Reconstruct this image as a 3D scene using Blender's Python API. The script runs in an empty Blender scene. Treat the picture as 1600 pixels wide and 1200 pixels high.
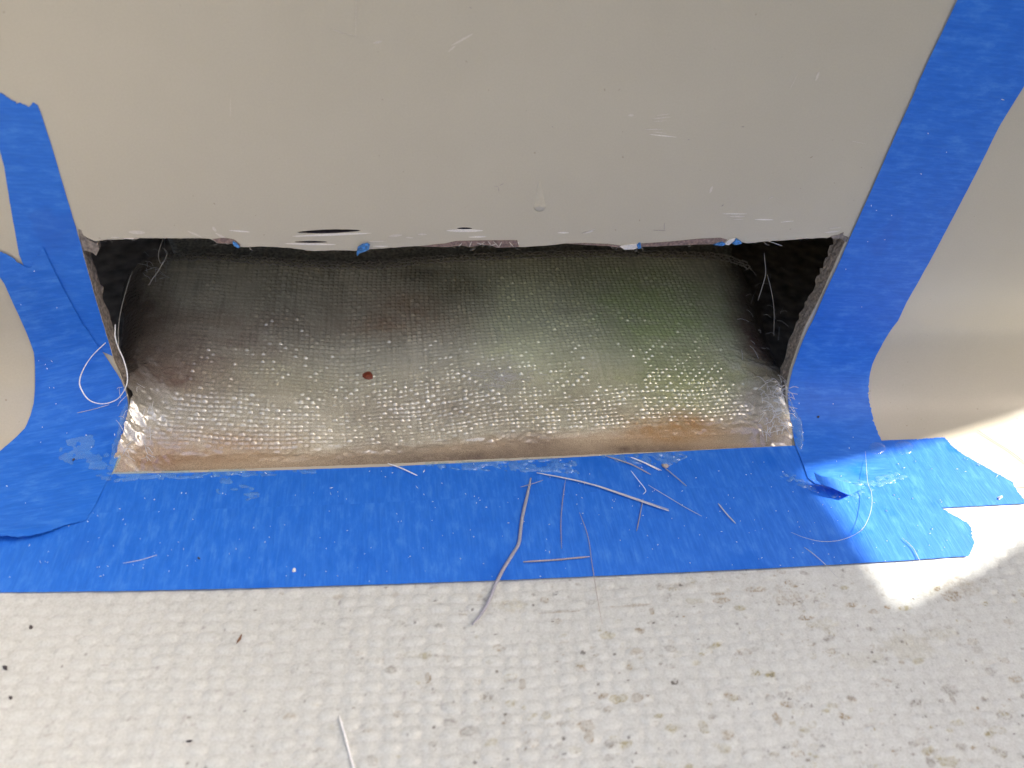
import bpy, math, random
import numpy as np
from mathutils import Vector, Matrix
from mathutils.bvhtree import BVHTree
from mathutils.geometry import delaunay_2d_cdt

random.seed(7)
rng = np.random.default_rng(11)
sc = bpy.context.scene
COL = sc.collection

# ------------------------------------------------------------------ camera
F_PX = 1244.0                                   # 28 mm equivalent, photo 1600 px wide
YAW, PITCH, ROLL = math.radians(12), math.radians(41), math.radians(7.0)
CAM = np.array([0.0, -0.285, 0.257])
fw = np.array([math.sin(YAW)*math.cos(PITCH), math.cos(YAW)*math.cos(PITCH), -math.sin(PITCH)])
rt0 = np.array([math.cos(YAW), -math.sin(YAW), 0.0])
up0 = np.cross(rt0, fw)
rt = rt0*math.cos(ROLL) + up0*math.sin(ROLL)
up = -rt0*math.sin(ROLL) + up0*math.cos(ROLL)
cam_d = bpy.data.cameras.new("camera")
cam = bpy.data.objects.new("camera", cam_d)
COL.objects.link(cam)
cam.matrix_world = Matrix(((rt[0], up[0], -fw[0], CAM[0]), (rt[1], up[1], -fw[1], CAM[1]),
                           (rt[2], up[2], -fw[2], CAM[2]), (0, 0, 0, 1)))
cam_d.sensor_width = 36.0
cam_d.lens = 36.0*F_PX/1600.0
cam_d.clip_start, cam_d.clip_end = 0.005, 100.0
cam_d.dof.use_dof = True
cam_d.dof.focus_distance = 0.36
cam_d.dof.aperture_fstop = 11.0
sc.camera = cam

# ------------------------------------------------------------------ daylight
SUN = np.array([1.0, 0.03, 0.80]); SUN /= np.linalg.norm(SUN)
w = bpy.data.worlds.new("World"); sc.world = w; w.use_nodes = True
nt = w.node_tree; nt.nodes.clear()
sky = nt.nodes.new("ShaderNodeTexSky"); sky.sky_type = 'NISHITA'; sky.sun_disc = False
sky.sun_elevation = math.asin(SUN[2]); sky.sun_rotation = math.atan2(SUN[0], SUN[1])
sky.air_density = 1.0; sky.dust_density = 9.0; sky.ozone_density = 0.0
bg = nt.nodes.new("ShaderNodeBackground"); bg.inputs[1].default_value = 0.15
wo = nt.nodes.new("ShaderNodeOutputWorld")
nt.links.new(sky.outputs[0], bg.inputs[0]); nt.links.new(bg.outputs[0], wo.inputs[0])
sd = bpy.data.lights.new("sun", 'SUN'); sd.energy = 4.0; sd.angle = math.radians(0.55); sd.color = (1.0, 0.95, 0.88)
so = bpy.data.objects.new("sun", sd); COL.objects.link(so)
so.rotation_euler = Vector(SUN).to_track_quat('Z', 'Y').to_euler()
so.location = Vector(SUN)*3
vs = sc.view_settings
vs.view_transform = 'Standard'; vs.look = 'None'; vs.gamma = 1.0; vs.use_curve_mapping = False
vs.exposure = 1.75
sc.cycles.max_bounces = 8
sc.cycles.transparent_max_bounces = 12

# ------------------------------------------------------------------ the moulding: floor - cove - wall
R_COVE, R_BEND, U0, PHI_MAX = 0.040, 0.15, -0.235, math.radians(75)
S_WALL = R_COVE*math.pi/2

def surf(us, off=0.0):
    """(u along the wall, s up the profile) -> points and normals; s<0 floor, then cove, then wall"""
    us = np.atleast_2d(np.asarray(us, float)); u, s = us[:, 0], us[:, 1]
    th = np.clip(s/R_COVE, 0, math.pi/2)
    d = R_COVE - R_COVE*np.sin(th) + np.where(s < 0, -s, 0)
    z = R_COVE - R_COVE*np.cos(th) + np.where(s > S_WALL, s - S_WALL, 0)
    nd, nz = np.sin(th), np.cos(th)
    d = d + nd*off; z = z + nz*off
    phi = np.clip((U0 - u)/R_BEND, 0, PHI_MAX)
    ext = np.where(u < U0, np.maximum((U0 - u) - R_BEND*PHI_MAX, 0), 0)
    cx = np.where(u < U0, U0, u)
    x = cx - (R_BEND - d)*np.sin(phi) - ext*np.cos(phi)
    y = -R_BEND + (R_BEND - d)*np.cos(phi) - ext*np.sin(phi)
    P = np.stack([x, y, z], 1)
    N = np.stack([nd*np.sin(phi), -nd*np.cos(phi), nz], 1)
    return P, N

def surf_inv(P):
    x, y, z = P
    if x >= U0: u, d = x, -y
    else:
        vx, vy = x - U0, y + R_BEND
        ph = math.atan2(-vx, vy)
        if ph < 0: ph += 2*math.pi
        if ph <= PHI_MAX: u, d = U0 - R_BEND*ph, R_BEND - math.hypot(vx, vy)
        else:
            tx, ty = -math.cos(PHI_MAX), -math.sin(PHI_MAX)
            t = vx*tx + vy*ty
            u = U0 - R_BEND*PHI_MAX - t
            d = R_BEND - (vx*(-math.sin(PHI_MAX)) + vy*math.cos(PHI_MAX))
    if z >= R_COVE: s = S_WALL + z - R_COVE
    elif d >= R_COVE: s = R_COVE - d
    else: s = R_COVE*math.atan2(R_COVE - d, R_COVE - z)
    return u, s

# ray-cast target for placing things on the moulding
_us = np.array([(u, s) for u in np.arange(-0.70, 1.001, 0.005)
                for s in np.concatenate([np.linspace(-0.13, -0.005, 8), np.linspace(0, S_WALL, 33), np.linspace(S_WALL+.01, 0.8, 12)])])
_nu, _ns = len(np.arange(-0.70, 1.001, 0.005)), 53
_P, _ = surf(_us)
_fl = [(i*_ns+j, (i+1)*_ns+j, (i+1)*_ns+j+1, i*_ns+j+1) for i in range(_nu-1) for j in range(_ns-1)]
BVH = BVHTree.FromPolygons([Vector(p) for p in _P], _fl)

def ray(px, py):
    d = fw*F_PX + rt*(px - 800.0) - up*(py - 600.0)
    return CAM, d/np.linalg.norm(d)
def project(P):
    q = np.asarray(P) - CAM
    zz = q@fw
    return np.stack([800 + F_PX*(q@rt)/zz, 600 - F_PX*(q@up)/zz], -1)
def us_of(px, py):
    o, d = ray(px, py)
    h = BVH.ray_cast(Vector(o), Vector(d))[0]
    zf = -o[2]/d[2] if d[2] < 0 else 1e9
    pf = o + d*zf
    if h is None or pf[1] < -0.12:                 # open floor
        return (pf[0], R_COVE + pf[1])
    return surf_inv(h)
def trace(pts): return np.array([us_of(*p) for p in pts])
def floor_pt(px, py, z=0.0):
    o, d = ray(px, py); return o + d*((z - o[2])/d[2])

# ------------------------------------------------------------------ helpers
def lin(r, g, b):
    f = lambda c: (c/255/12.92) if c <= 10 else ((c/255+0.055)/1.055)**2.4
    return (f(r), f(g), f(b), 1.0)
def mesh_obj(name, V, Fc, mat, parent=None, smooth=True, uv=None, colors=None):
    me = bpy.data.meshes.new(name)
    V = np.asarray(V, np.float32)
    if isinstance(Fc, np.ndarray):
        k = Fc.shape[1]; n = len(Fc)
        me.vertices.add(len(V)); me.vertices.foreach_set("co", V.ravel())
        me.loops.add(n*k); me.loops.foreach_set("vertex_index", Fc.astype(np.int32).ravel())
        me.polygons.add(n); me.polygons.foreach_set("loop_start", np.arange(0, n*k, k, dtype=np.int32))
        me.update(calc_edges=True); me.validate()
    else:
        me.from_pydata([tuple(map(float, v)) for v in V], [], Fc); me.update()
    me.polygons.foreach_set("use_smooth", np.full(len(me.polygons), smooth, bool))
    if uv is not None:
        lay = me.uv_layers.new(name="uv")
        li = np.empty(len(me.loops), np.int32); me.loops.foreach_get("vertex_index", li)
        lay.data.foreach_set("uv", np.asarray(uv, np.float32)[li].ravel())
    if colors is not None:
        ca = me.color_attributes.new("tone", 'FLOAT_COLOR', 'POINT')
        c = np.ones((len(V), 4), np.float32); c[:, :3] = colors
        ca.data.foreach_set("color", c.ravel())
    o = bpy.data.objects.new(name, me); COL.objects.link(o)
    if mat: me.materials.append(mat)
    if parent: o.parent = parent
    return o
def tag(o, label=None, cat=None, group=None, kind=None):
    if label: o["label"] = label
    if cat: o["category"] = cat
    if group: o["group"] = group
    if kind: o["kind"] = kind
    return o
def empty(name, loc=(0, 0, 0)):
    o = bpy.data.objects.new(name, None); o.empty_display_size = 0.01
    COL.objects.link(o); return o
def densify(poly, step, jag=0.0, closed=True):
    out = []; n = len(poly)
    for i in range(n if closed else n-1):
        a, b = np.array(poly[i], float), np.array(poly[(i+1) % n], float)
        m = max(1, int(np.ceil(np.linalg.norm(b-a)/step)))
        for k in range(m):
            p = a + (b-a)*k/m
            if jag and k: p = p + rng.normal(0, jag, 2)
            out.append(p)
    if not closed: out.append(np.array(poly[-1], float))
    return np.array(out)
def inside(P, poly):
    x, y = P[:, 0], P[:, 1]; r = np.zeros(len(P), bool); n = len(poly); j = n-1
    for i in range(n):
        xi, yi = poly[i]; xj, yj = poly[j]
        if yi != yj:
            c = ((yi > y) != (yj > y)) & (x < (xj-xi)*(y-yi)/(yj-yi)+xi)
            r ^= c
        j = i
    return r
def region(poly, us_vals, ss_vals, holes=(), clear=0.0015):
    """triangulate poly (with holes) over a grid of interior points"""
    G = np.array(np.meshgrid(us_vals, ss_vals, indexing='ij')).reshape(2, -1).T
    k = inside(G, poly)
    for h in holes: k &= ~inside(G, h)
    G = G[k]
    bd = np.concatenate([poly]+list(holes))
    if len(G):
        keep = np.ones(len(G), bool)
        for i in range(0, len(G), 2000):
            dd = np.min(((G[i:i+2000, None, :]-bd[None])**2).sum(2), 1)
            keep[i:i+2000] = dd > clear**2
        G = G[keep]
    pts = np.concatenate([bd, G]); edges = []; base = 0
    for L in [poly]+list(holes):
        n = len(L); edges += [(base+i, base+(i+1) % n) for i in range(n)]; base += n
    r = delaunay_2d_cdt([Vector(p) for p in pts], edges, [], 0, 1e-8)
    V = np.array([tuple(v) for v in r[0]]); T = np.array([f for f in r[2] if len(f) == 3])
    c = V[T].mean(1); k = inside(c, poly)
    for h in holes: k &= ~inside(c, h)
    T = T[k]
    a, b, cc = V[T[:, 0]], V[T[:, 1]], V[T[:, 2]]
    cr = (b[:, 0]-a[:, 0])*(cc[:, 1]-a[:, 1]) - (b[:, 1]-a[:, 1])*(cc[:, 0]-a[:, 0])
    T[cr < 0] = T[cr < 0][:, ::-1]
    return V, T[np.abs(cr) > 1e-14]
def rim_edges(T):
    e = {}
    for t in T:
        for k in range(3):
            a, b = int(t[k]), int(t[(k+1) % 3])
            if (b, a) in e: del e[(b, a)]
            else: e[(a, b)] = 1
    return list(e)
def vnoise(x, y, seed=0):
    """smooth value noise"""
    g = np.random.default_rng(seed).random((64, 64))
    xi, yi = np.floor(x).astype(int), np.floor(y).astype(int)
    fx, fy = x-xi, y-yi
    fx = fx*fx*(3-2*fx); fy = fy*fy*(3-2*fy)
    a = g[xi % 64, yi % 64]; b = g[(xi+1) % 64, yi % 64]; c = g[xi % 64, (yi+1) % 64]; d = g[(xi+1) % 64, (yi+1) % 64]
    return (a*(1-fx)+b*fx)*(1-fy) + (c*(1-fx)+d*fx)*fy
def fbm(x, y, seed=0, oct=4):
    v = 0; a = .5; t = 0
    for k in range(oct):
        v = v + a*vnoise(x*2**k, y*2**k, seed+k); t += a; a *= .5
    return v/t
def tube(paths, rad, sides=6, flat=1.0):
    """paths: list of Nx3; rad: scalar or list of per-path arrays. One mesh of tapered tubes."""
    V, Fc = [], []
    for pi, p in enumerate(paths):
        p = np.asarray(p, float); n = len(p)
        r = rad[pi] if isinstance(rad, (list, tuple)) else rad
        r = np.full(n, r) if np.isscalar(r) else np.asarray(r)
        t = np.gradient(p, axis=0); t /= np.maximum(np.linalg.norm(t, axis=1), 1e-9)[:, None]
        ref = np.array([0.05, 0.1, 1.0])
        a = np.cross(t, ref); a /= np.maximum(np.linalg.norm(a, axis=1), 1e-6)[:, None]
        b = np.cross(a, t)
        base = len(V)
        for i in range(n):
            for k in range(sides):
                an = 2*math.pi*k/sides
                V.append(p[i] + r[i]*(math.cos(an)*a[i] + flat*math.sin(an)*b[i]))
        for i in range(n-1):
            for k in range(sides):
                q = base+i*sides
                Fc.append((q+k, q+(k+1) % sides, q+sides+(k+1) % sides, q+sides+k))
        Fc.append(tuple(base+k for k in range(sides))[::-1]); Fc.append(tuple(base+(n-1)*sides+k for k in range(sides)))
    return np.array(V), Fc
def smooth_path(pts, n=8):
    pts = np.asarray(pts, float)
    if len(pts) < 3: return np.array([pts[0]+(pts[1]-pts[0])*t for t in np.linspace(0, 1, n)])
    P = np.vstack([2*pts[0]-pts[1], pts, 2*pts[-1]-pts[-2]]); out = []
    for i in range(1, len(P)-2):
        for t in np.linspace(0, 1, n, endpoint=False):
            p0, p1, p2, p3 = P[i-1:i+3]
            out.append(.5*((2*p1)+(-p0+p2)*t+(2*p0-5*p1+4*p2-p3)*t*t+(-p0+3*p1-3*p2+p3)*t**3))
    out.append(P[-2]); return np.array(out)

# ------------------------------------------------------------------ materials
def material(name):
    m = bpy.data.materials.new(name); m.use_nodes = True
    t = m.node_tree; b = t.nodes["Principled BSDF"]
    return m, t, b
def N(t, typ, **kw):
    n = t.nodes.new(typ)
    for k, v in kw.items():
        if k.startswith("i_"): n.inputs[k[2:].replace("_", " ")].default_value = v
        else: setattr(n, k, v)
    return n
def noise(t, vec, scale, detail=4, rough=.5):
    n = N(t, "ShaderNodeTexNoise"); n.inputs["Scale"].default_value = scale
    n.inputs["Detail"].default_value = detail; n.inputs["Roughness"].default_value = rough
    t.links.new(vec, n.inputs["Vector"]); return n.outputs["Fac"]
def ramp(t, fac, stops):
    r = N(t, "ShaderNodeValToRGB"); e = r.color_ramp.elements
    while len(e) < len(stops): e.new(.5)
    for k, (p, c) in enumerate(stops): e[k].position = p; e[k].color = c if len(c) == 4 else (*c, 1)
    t.links.new(fac, r.inputs[0]); return r.outputs[0]
def mixc(t, fac, a, b, mode='MIX'):
    m = N(t, "ShaderNodeMix", data_type='RGBA', blend_type=mode)
    for sock, v in ((m.inputs[0], fac), (m.inputs[6], a), (m.inputs[7], b)):
        if hasattr(v, "is_linked"): t.links.new(v, sock)
        else: sock.default_value = v
    return m.outputs[2]
def bump(t, b, h, strength, dist):
    n = N(t, "ShaderNodeBump"); n.inputs["Strength"].default_value = strength; n.inputs["Distance"].default_value = dist
    t.links.new(h, n.inputs["Height"]); t.links.new(n.outputs[0], b.inputs["Normal"]); return n
def simple(name, color, rough=.5, scale=900, var=.25, bmp=0.0, spec=.5):
    m, t, b = material(name)
    tc = N(t, "ShaderNodeTexCoord").outputs["Object"]
    nz = noise(t, tc, scale)
    lo = tuple(c*(1-var) for c in color[:3]); hi = tuple(min(1, c*(1+var)) for c in color[:3])
    t.links.new(ramp(t, nz, [(.3, lo), (.7, hi)]), b.inputs["Base Color"])
    b.inputs["Roughness"].default_value = rough; b.inputs["Specular IOR Level"].default_value = spec
    if bmp: bump(t, b, nz, .6, bmp)
    return m

def gelcoat_mat():
    m, t, b = material("gelcoat")
    tc = N(t, "ShaderNodeTexCoord").outputs["Object"]
    big = noise(t, tc, 9, 3); fine = noise(t, tc, 1500, 2); mid = noise(t, tc, 60, 4)
    c = ramp(t, big, [(.3, (.51, .463, .362)), (.7, (.54, .492, .387))])
    c = mixc(t, .06, c, ramp(t, mid, [(.35, (.50, .45, .40)), (.65, (.68, .62, .55))]))
    c = mixc(t, .05, c, ramp(t, fine, [(.3, (.3, .27, .25)), (.7, (.85, .8, .75))]))
    dots = noise(t, tc, 420, 1)
    c = mixc(t, ramp(t, dots, [(.765, (0, 0, 0)), (.80, (.5, .5, .5))]), c, (.30, .22, .17, 1))
    t.links.new(c, b.inputs["Base Color"])
    b.inputs["Roughness"].default_value = .24; b.inputs["Specular IOR Level"].default_value = .6
    bump(t, b, mid, .08, .0006)
    return m
M_GEL = gelcoat_mat()

def tape_mat(name, base, dark, light, seed):
    m, t, b = material(name)
    uvn = N(t, "ShaderNodeUVMap", uv_map="uv").outputs[0]
    mp = N(t, "ShaderNodeMapping"); mp.inputs["Scale"].default_value = (900, 75, 1); mp.inputs["Location"].default_value = (seed*3.1, seed*1.7, 0)
    t.links.new(uvn, mp.inputs[0])
    mp2 = N(t, "ShaderNodeMapping"); mp2.inputs["Scale"].default_value = (260, 90, 1); mp2.inputs["Location"].default_value = (seed*1.3, seed, 0)
    t.links.new(uvn, mp2.inputs[0])
    crepe = noise(t, mp.outputs[0], 1.0, 3, .6); mot = noise(t, mp2.outputs[0], 1.0, 5, .65)
    mp3 = N(t, "ShaderNodeMapping"); mp3.inputs["Location"].default_value = (seed*.11, seed*.07, 0); t.links.new(uvn, mp3.inputs[0])
    wet = noise(t, mp3.outputs[0], 38, 3, .5)
    c = ramp(t, mot, [(.30, dark), (.52, base), (.78, light)])
    c = mixc(t, ramp(t, crepe, [(.46, (0, 0, 0)), (.78, (.45, .45, .45))]), c, (*light, 1))
    c = mixc(t, ramp(t, wet, [(.60, (0, 0, 0)), (.66, (.35, .35, .35))]), c, (*[x*.8 for x in dark[:2]], dark[2]*.92, 1))
    t.links.new(c, b.inputs["Base Color"])
    t.links.new(ramp(t, wet, [(.60, (.52, .52, .52)), (.68, (.30, .30, .30))]), b.inputs["Roughness"])
    b.inputs["Specular IOR Level"].default_value = .35
    bump(t, b, crepe, .5, .0003)
    return m
BL = ((.015, .155, .68), (.010, .132, .61), (.065, .255, .76))
M_TAPE = [tape_mat("blue_tape_%s" % "abcde"[k], BL[0], BL[1], BL[2], 3.0+7*k) for k in range(5)]

def attr_mat(name, rough, ior=1.5, spec=.5, fine=1400, fine_amt=.08, coat=0.0):
    m, t, b = material(name)
    a = N(t, "ShaderNodeAttribute", attribute_name="tone").outputs["Color"]
    tc = N(t, "ShaderNodeTexCoord").outputs["Object"]
    f = noise(t, tc, fine, 3)
    c = mixc(t, fine_amt, a, ramp(t, f, [(.3, (.05, .05, .05)), (.7, (1, 1, 1))]), 'OVERLAY')
    t.links.new(c, b.inputs["Base Color"])
    b.inputs["Roughness"].default_value = rough; b.inputs["IOR"].default_value = ior
    b.inputs["Specular IOR Level"].default_value = spec
    if coat: b.inputs["Coat Weight"].default_value = coat; b.inputs["Coat Roughness"].default_value = .04; b.inputs["Coat IOR"].default_value = 2.2
    return m, t, b, tc
M_FLOOR = attr_mat("nonskid_gelcoat", .45, fine_amt=.12)[0]
M_CLOTH, _t, _b, _tc = attr_mat("wet_glass_cloth", .08, ior=1.55, spec=.5, fine=2600, fine_amt=.35, coat=1.0)
_h = noise(_t, _tc, 1300, 3); bump(_t, _b, _h, .35, .0004)
M_LAM = simple("raw_laminate", (.23, .195, .17), .7, 700, .55, .0008)
M_PINK = simple("chipped_laminate", (.23, .16, .14), .7, 900, .45, .0005)
M_HULL = simple("dark_hull", (.30, .26, .225), .8, 120, .5, .001)
M_BOARD = simple("cloth_backing", (.34, .32, .27), .75, 600, .5, .001)
M_WHITE = simple("fresh_chip", (.74, .70, .65), .5, 1500, .1)
M_CREAM = simple("gelcoat_section", (.62, .57, .47), .5, 900, .15)
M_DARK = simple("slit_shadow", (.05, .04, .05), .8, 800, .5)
def glass_mat(name, color, rough=.25):
    m = simple(name, color, rough, 1800, .15, 0, .7); return m
M_GLASS = glass_mat("glass_strand", (.60, .60, .62))
M_GREYF = glass_mat("grey_strand", (.34, .34, .40), .4)
M_BRIGHT = glass_mat("bright_strand", (.85, .85, .85), .2)
M_TANF = glass_mat("tan_strand", (.42, .36, .34), .4)
M_FRAY = glass_mat("fray_strand", (.30, .28, .25), .5)
M_BROWN = simple("brown_splinter", (.19, .09, .045), .6, 1500, .4)
M_RUST = simple("red_chip", (.20, .045, .02), .45, 1500, .4)
M_SPECK = simple("dirt_speck", (.06, .05, .055), .6, 1500, .5)
def resin_mat(name="wet_resin", milk=.17):
    m = bpy.data.materials.new(name); m.use_nodes = True; t = m.node_tree; t.nodes.clear()
    out = N(t, "ShaderNodeOutputMaterial"); tr = N(t, "ShaderNodeBsdfTransparent"); tr.inputs[0].default_value = (.90, .97, .98, 1)
    gl = N(t, "ShaderNodeBsdfGlossy"); gl.inputs["Roughness"].default_value = .04
    df = N(t, "ShaderNodeBsdfDiffuse"); df.inputs[0].default_value = (.34, .70, .95, 1)
    m1 = N(t, "ShaderNodeMixShader"); m1.inputs[0].default_value = milk
    t.links.new(tr.outputs[0], m1.inputs[1]); t.links.new(df.outputs[0], m1.inputs[2])
    fr = N(t, "ShaderNodeFresnel"); fr.inputs[0].default_value = 1.6
    tc = N(t, "ShaderNodeTexCoord").outputs["Object"]; h = noise(t, tc, 900, 2)
    bp = N(t, "ShaderNodeBump"); bp.inputs["Strength"].default_value = .4; bp.inputs["Distance"].default_value = .0005
    t.links.new(h, bp.inputs["Height"]); t.links.new(bp.outputs[0], gl.inputs["Normal"]); t.links.new(bp.outputs[0], fr.inputs["Normal"])
    gm = N(t, "ShaderNodeNewGeometry"); inv = N(t, "ShaderNodeMath", operation='SUBTRACT'); inv.inputs[0].default_value = 1.0
    t.links.new(gm.outputs["Backfacing"], inv.inputs[1])
    mu = N(t, "ShaderNodeMath", operation='MULTIPLY'); t.links.new(fr.outputs[0], mu.inputs[0]); t.links.new(inv.outputs[0], mu.inputs[1])
    m2 = N(t, "ShaderNodeMixShader"); t.links.new(mu.outputs[0], m2.inputs[0])
    t.links.new(m1.outputs[0], m2.inputs[1]); t.links.new(gl.outputs[0], m2.inputs[2]); t.links.new(m2.outputs[0], out.inputs[0])
    return m
M_RESIN = resin_mat(); M_CLEAR = resin_mat("clear_resin", .02)

# ------------------------------------------------------------------ outlines traced from the photograph, laid on the moulding
HOLE_TOP = [(122,358),(127,359),(130,367),(137,372),(149,377),(168,374),(193,374),(200,372),(227,372),(260,372),(310,372),(328,373),(341,380),(370,381),
    (376,386),(410,385),(450,387),(487,392),(525,391),(557,392),(582,389),(625,386),(662,384),(700,386),(720,383),(736,386),(752,382),(768,383),(776,387),
    (806,386),(812,386),(850,384),(887,380),(950,384),(974,388),(995,388),(1000,386),(1045,384),(1090,382),(1130,381),(1157,378),(1167,380),(1200,377),(1250,373.5),
    (1295,371),(1312,367),(1325,370)]
HOLE_RIGHT = [(1322,377),(1310,402),(1297,432),(1285,460),(1272,485),(1250,535),(1242,557),(1232,590),(1228,615),(1231,650),(1236,675)]
HOLE_BOT = [(1240,696),(1150,700),(1050,705),(950,709),(800,716),(700,720),(600,725),(450,730),(300,735),(178,738)]
HOLE_LEFT = [(186,715),(192,700),(198,667),(201,643),(202,630),(197,610),(190,592),(177,562),(165,522),(150,472),(140,437),(132,407),(125,380)]
hole_us = densify(trace(HOLE_TOP+HOLE_RIGHT+HOLE_BOT+HOLE_LEFT), .0022, .00007)
bot3 = surf(trace(HOLE_BOT))[0]

# saw slits that go through the wall
def lens(cx, cy, L, H, ang=0.0, n=14, bend=0.0):
    pts = []
    for k in range(n):
        a = 2*math.pi*k/n; x = math.cos(a); y = math.sin(a)*(1-.35*abs(x))
        px, py = x*L/2, y*H/2 + bend*(x*x)
        pts.append((cx+px*math.cos(ang)-py*math.sin(ang), cy+px*math.sin(ang)+py*math.cos(ang)))
    return pts
SLITS = [lens(514, 361.5, 100, 6.5, -.03), lens(486, 378, 52, 3.6, .0), lens(726, 356.8, 24, 3.2, .0)]
slits_us = [trace(s) for s in SLITS]

# ------------------------------------------------------------------ wall (with cove) : one moulded shell
wall = empty("boat_wall")
tag(wall, "smooth beige gelcoat boat wall with a rectangular hole cut at its curved foot", "wall")
rect = densify(np.array([(-.47, -.034), (.98, -.034), (.98, .36), (-.47, .36)]), .012)
uu = np.concatenate([np.arange(-.62, .45, .008), np.arange(.45, .98, .03)])
ssv = np.concatenate([np.arange(-.03, 0, .008), np.linspace(.0015, S_WALL, 26), np.arange(S_WALL+.008, .2, .008), np.arange(.2, .36, .025)])
V, T = region(rect, uu, ssv, [hole_us]+slits_us, .0012)
Pw, Nw = surf(V)
mesh_obj("gelcoat_shell", Pw, T[:, ::-1] if np.dot(np.cross(Pw[T[0,1]]-Pw[T[0,0]], Pw[T[0,2]]-Pw[T[0,0]]), Nw[T[0,0]]) < 0 else T, M_GEL, wall)

def strip_on_rim(name, us, d0, d1, mat, jitter=0.0, rows=2, closed=True):
    n = len(us); V, Fc = [], []
    for r in range(rows+1):
        P, Nn = surf(us); dep = d0 + (d1-d0)*r/rows
        if jitter: dep = (d0 + (d1-d0)*r/rows*(.62+.75*fbm(P[:, 0]*160+P[:, 2]*260, P[:, 2]*190+r*.35, 92, 4)))[:, None]
        j = rng.normal(0, jitter, (n, 3)) if (jitter and r) else 0
        V.append(P - Nn*dep + j)
    V = np.concatenate(V)
    for r in range(rows):
        for i in range(n if closed else n-1):
            a, b = i, (i+1) % n
            Fc.append((r*n+a, r*n+b, (r+1)*n+b, (r+1)*n+a))
    return mesh_obj(name, V, Fc, mat, wall, smooth=False)
strip_on_rim("gelcoat_edge", hole_us, 0.0, .0009, M_CREAM)
strip_on_rim("laminate_edge", hole_us, .0009, .0088, M_LAM, .00022, 6)
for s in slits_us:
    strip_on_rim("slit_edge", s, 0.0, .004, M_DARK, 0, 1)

cV = [(x, y, z) for z in (.325, .352) for x, y in ((-.24,-.045),(.44,-.045),(.44,.30),(-.24,.30))]
mesh_obj("shade_lip", cV, [(0,3,2,1),(4,5,6,7),(0,1,5,4),(1,2,6,5),(2,3,7,6),(3,0,4,7)], M_GEL, wall, smooth=False)  # added unseen lip, there to shade the upper wall

# chips, gouges and scratches in the gelcoat: thin raised flakes of lighter broken gelcoat
def flake(name, pts, mat, off=.00012, parent=wall, thick=.00012, step=None):
    us = trace(pts)
    if step: us = densify(us, step, step*.1)
    P, Nn = surf(us, off); n = len(us)
    V = np.concatenate([P, P - Nn*thick])
    Fc = [tuple(range(n)), tuple(range(n, 2*n))[::-1]] + [(i, n+i, n+(i+1) % n, (i+1) % n) for i in range(n)]
    o = mesh_obj(name, V, Fc, mat, parent, smooth=False)
    return o
M_CHIPW = simple("bruised_gelcoat", (.60, .55, .485), .45, 1500, .08)
M_SCR = simple("scratch", (.585, .535, .465), .5, 1500, .08)
CH = [(519,366.6,124,3.6,-.04,M_WHITE),(485,381.3,80,3.2,.02,M_WHITE),(726,360.2,58,5.0,0,M_WHITE),(746,370,28,2.6,-.02,M_WHITE),(374,361,34,2.6,.08,M_WHITE),
      (880,363.6,18,2.6,0,M_WHITE),(919,362.5,17,2.4,-.2,M_WHITE),(1148,334,40,1.6,0,M_WHITE),(1194,343,30,2.2,.02,M_WHITE),(1230,346,22,1.2,-.1,M_WHITE),
      (1152,338,24,3.0,0,M_CHIPW),(1153,342.5,18,1.8,0,M_CHIPW),(1037,179,22,1.3,-.14,M_CHIPW),(1033,184,30,1.6,-.1,M_CHIPW),(1031,189,22,1.2,-.05,M_CHIPW),
      (1022,202,32,1.8,-.02,M_CHIPW),(1030,207,24,1.6,.12,M_CHIPW),(1036,212,44,1.8,.1,M_WHITE),(590,66,14,4,-.2,M_CHIPW),(986,180,9,4,0,M_CHIPW),
      (722,62,40,3.2,-.5,M_CHIPW),(706,76,16,2.2,-.7,M_CHIPW),(530,50,26,1.6,.35,M_SCR),(545,54,26,1.2,.05,M_SCR),(556,30,62,1.0,1.59,M_SCR),(360,168,30,.9,1.57,M_SCR),
      (660,366,14,3,0,M_CHIPW),(618,368,22,4,-.1,M_CHIPW),(640,371,12,2.2,.1,M_CHIPW),(214,363,26,6,.05,M_CHIPW),(180,371,14,2.5,0,M_CHIPW),(205,372.5,24,1.6,0,M_WHITE),
      (590,377,30,2,-.05,M_CHIPW),(595,384.5,24,1.6,0,M_WHITE),(920,361,22,1.8,-.3,M_CHIPW),(1205,309,10,1.4,-.5,M_CHIPW),(1111,296,12,4,-1.2,M_CHIPW),
      (1240,128,28,.8,-1.1,M_SCR),(1277,119,16,4,-1.2,M_SCR),(1300,362,26,3.0,-.12,M_CHIPW),(1305,356,20,1.6,-.05,M_CHIPW),(335,358,10,5,.9,M_CHIPW),(346,369,22,4,.5,M_CHIPW),
      (808,382,9,4,-.9,M_WHITE),(305,366,26,3,.4,M_SCR),(1340,222,26,1.0,.2,M_SCR)]
for (x, y, L, H, a, m) in CH:
    flake("gelcoat_chip" if m is not M_SCR else "scratch", lens(x, y, L, H, a, 14), m)
M_MARK = simple("pencil_mark", (.36, .31, .29), .6, 1500, .2)
for (x, y, L, H, a) in [(1038,354,13,1.2,1.57),(1030,360,20,.9,.06),(779,296,9,1.0,1.5),(775,291,7,.9,.1),(784,288,7,.9,-.5),(1161,198,5,1.4,0),(1129,321,5,1.5,-.6),(735,12,4,1.6,.5),(863,198,3,1.4,.8),(1076,218,3,1.2,0)]:
    flake("dark_mark", lens(x, y, L, H, a, 8), M_MARK)
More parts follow.
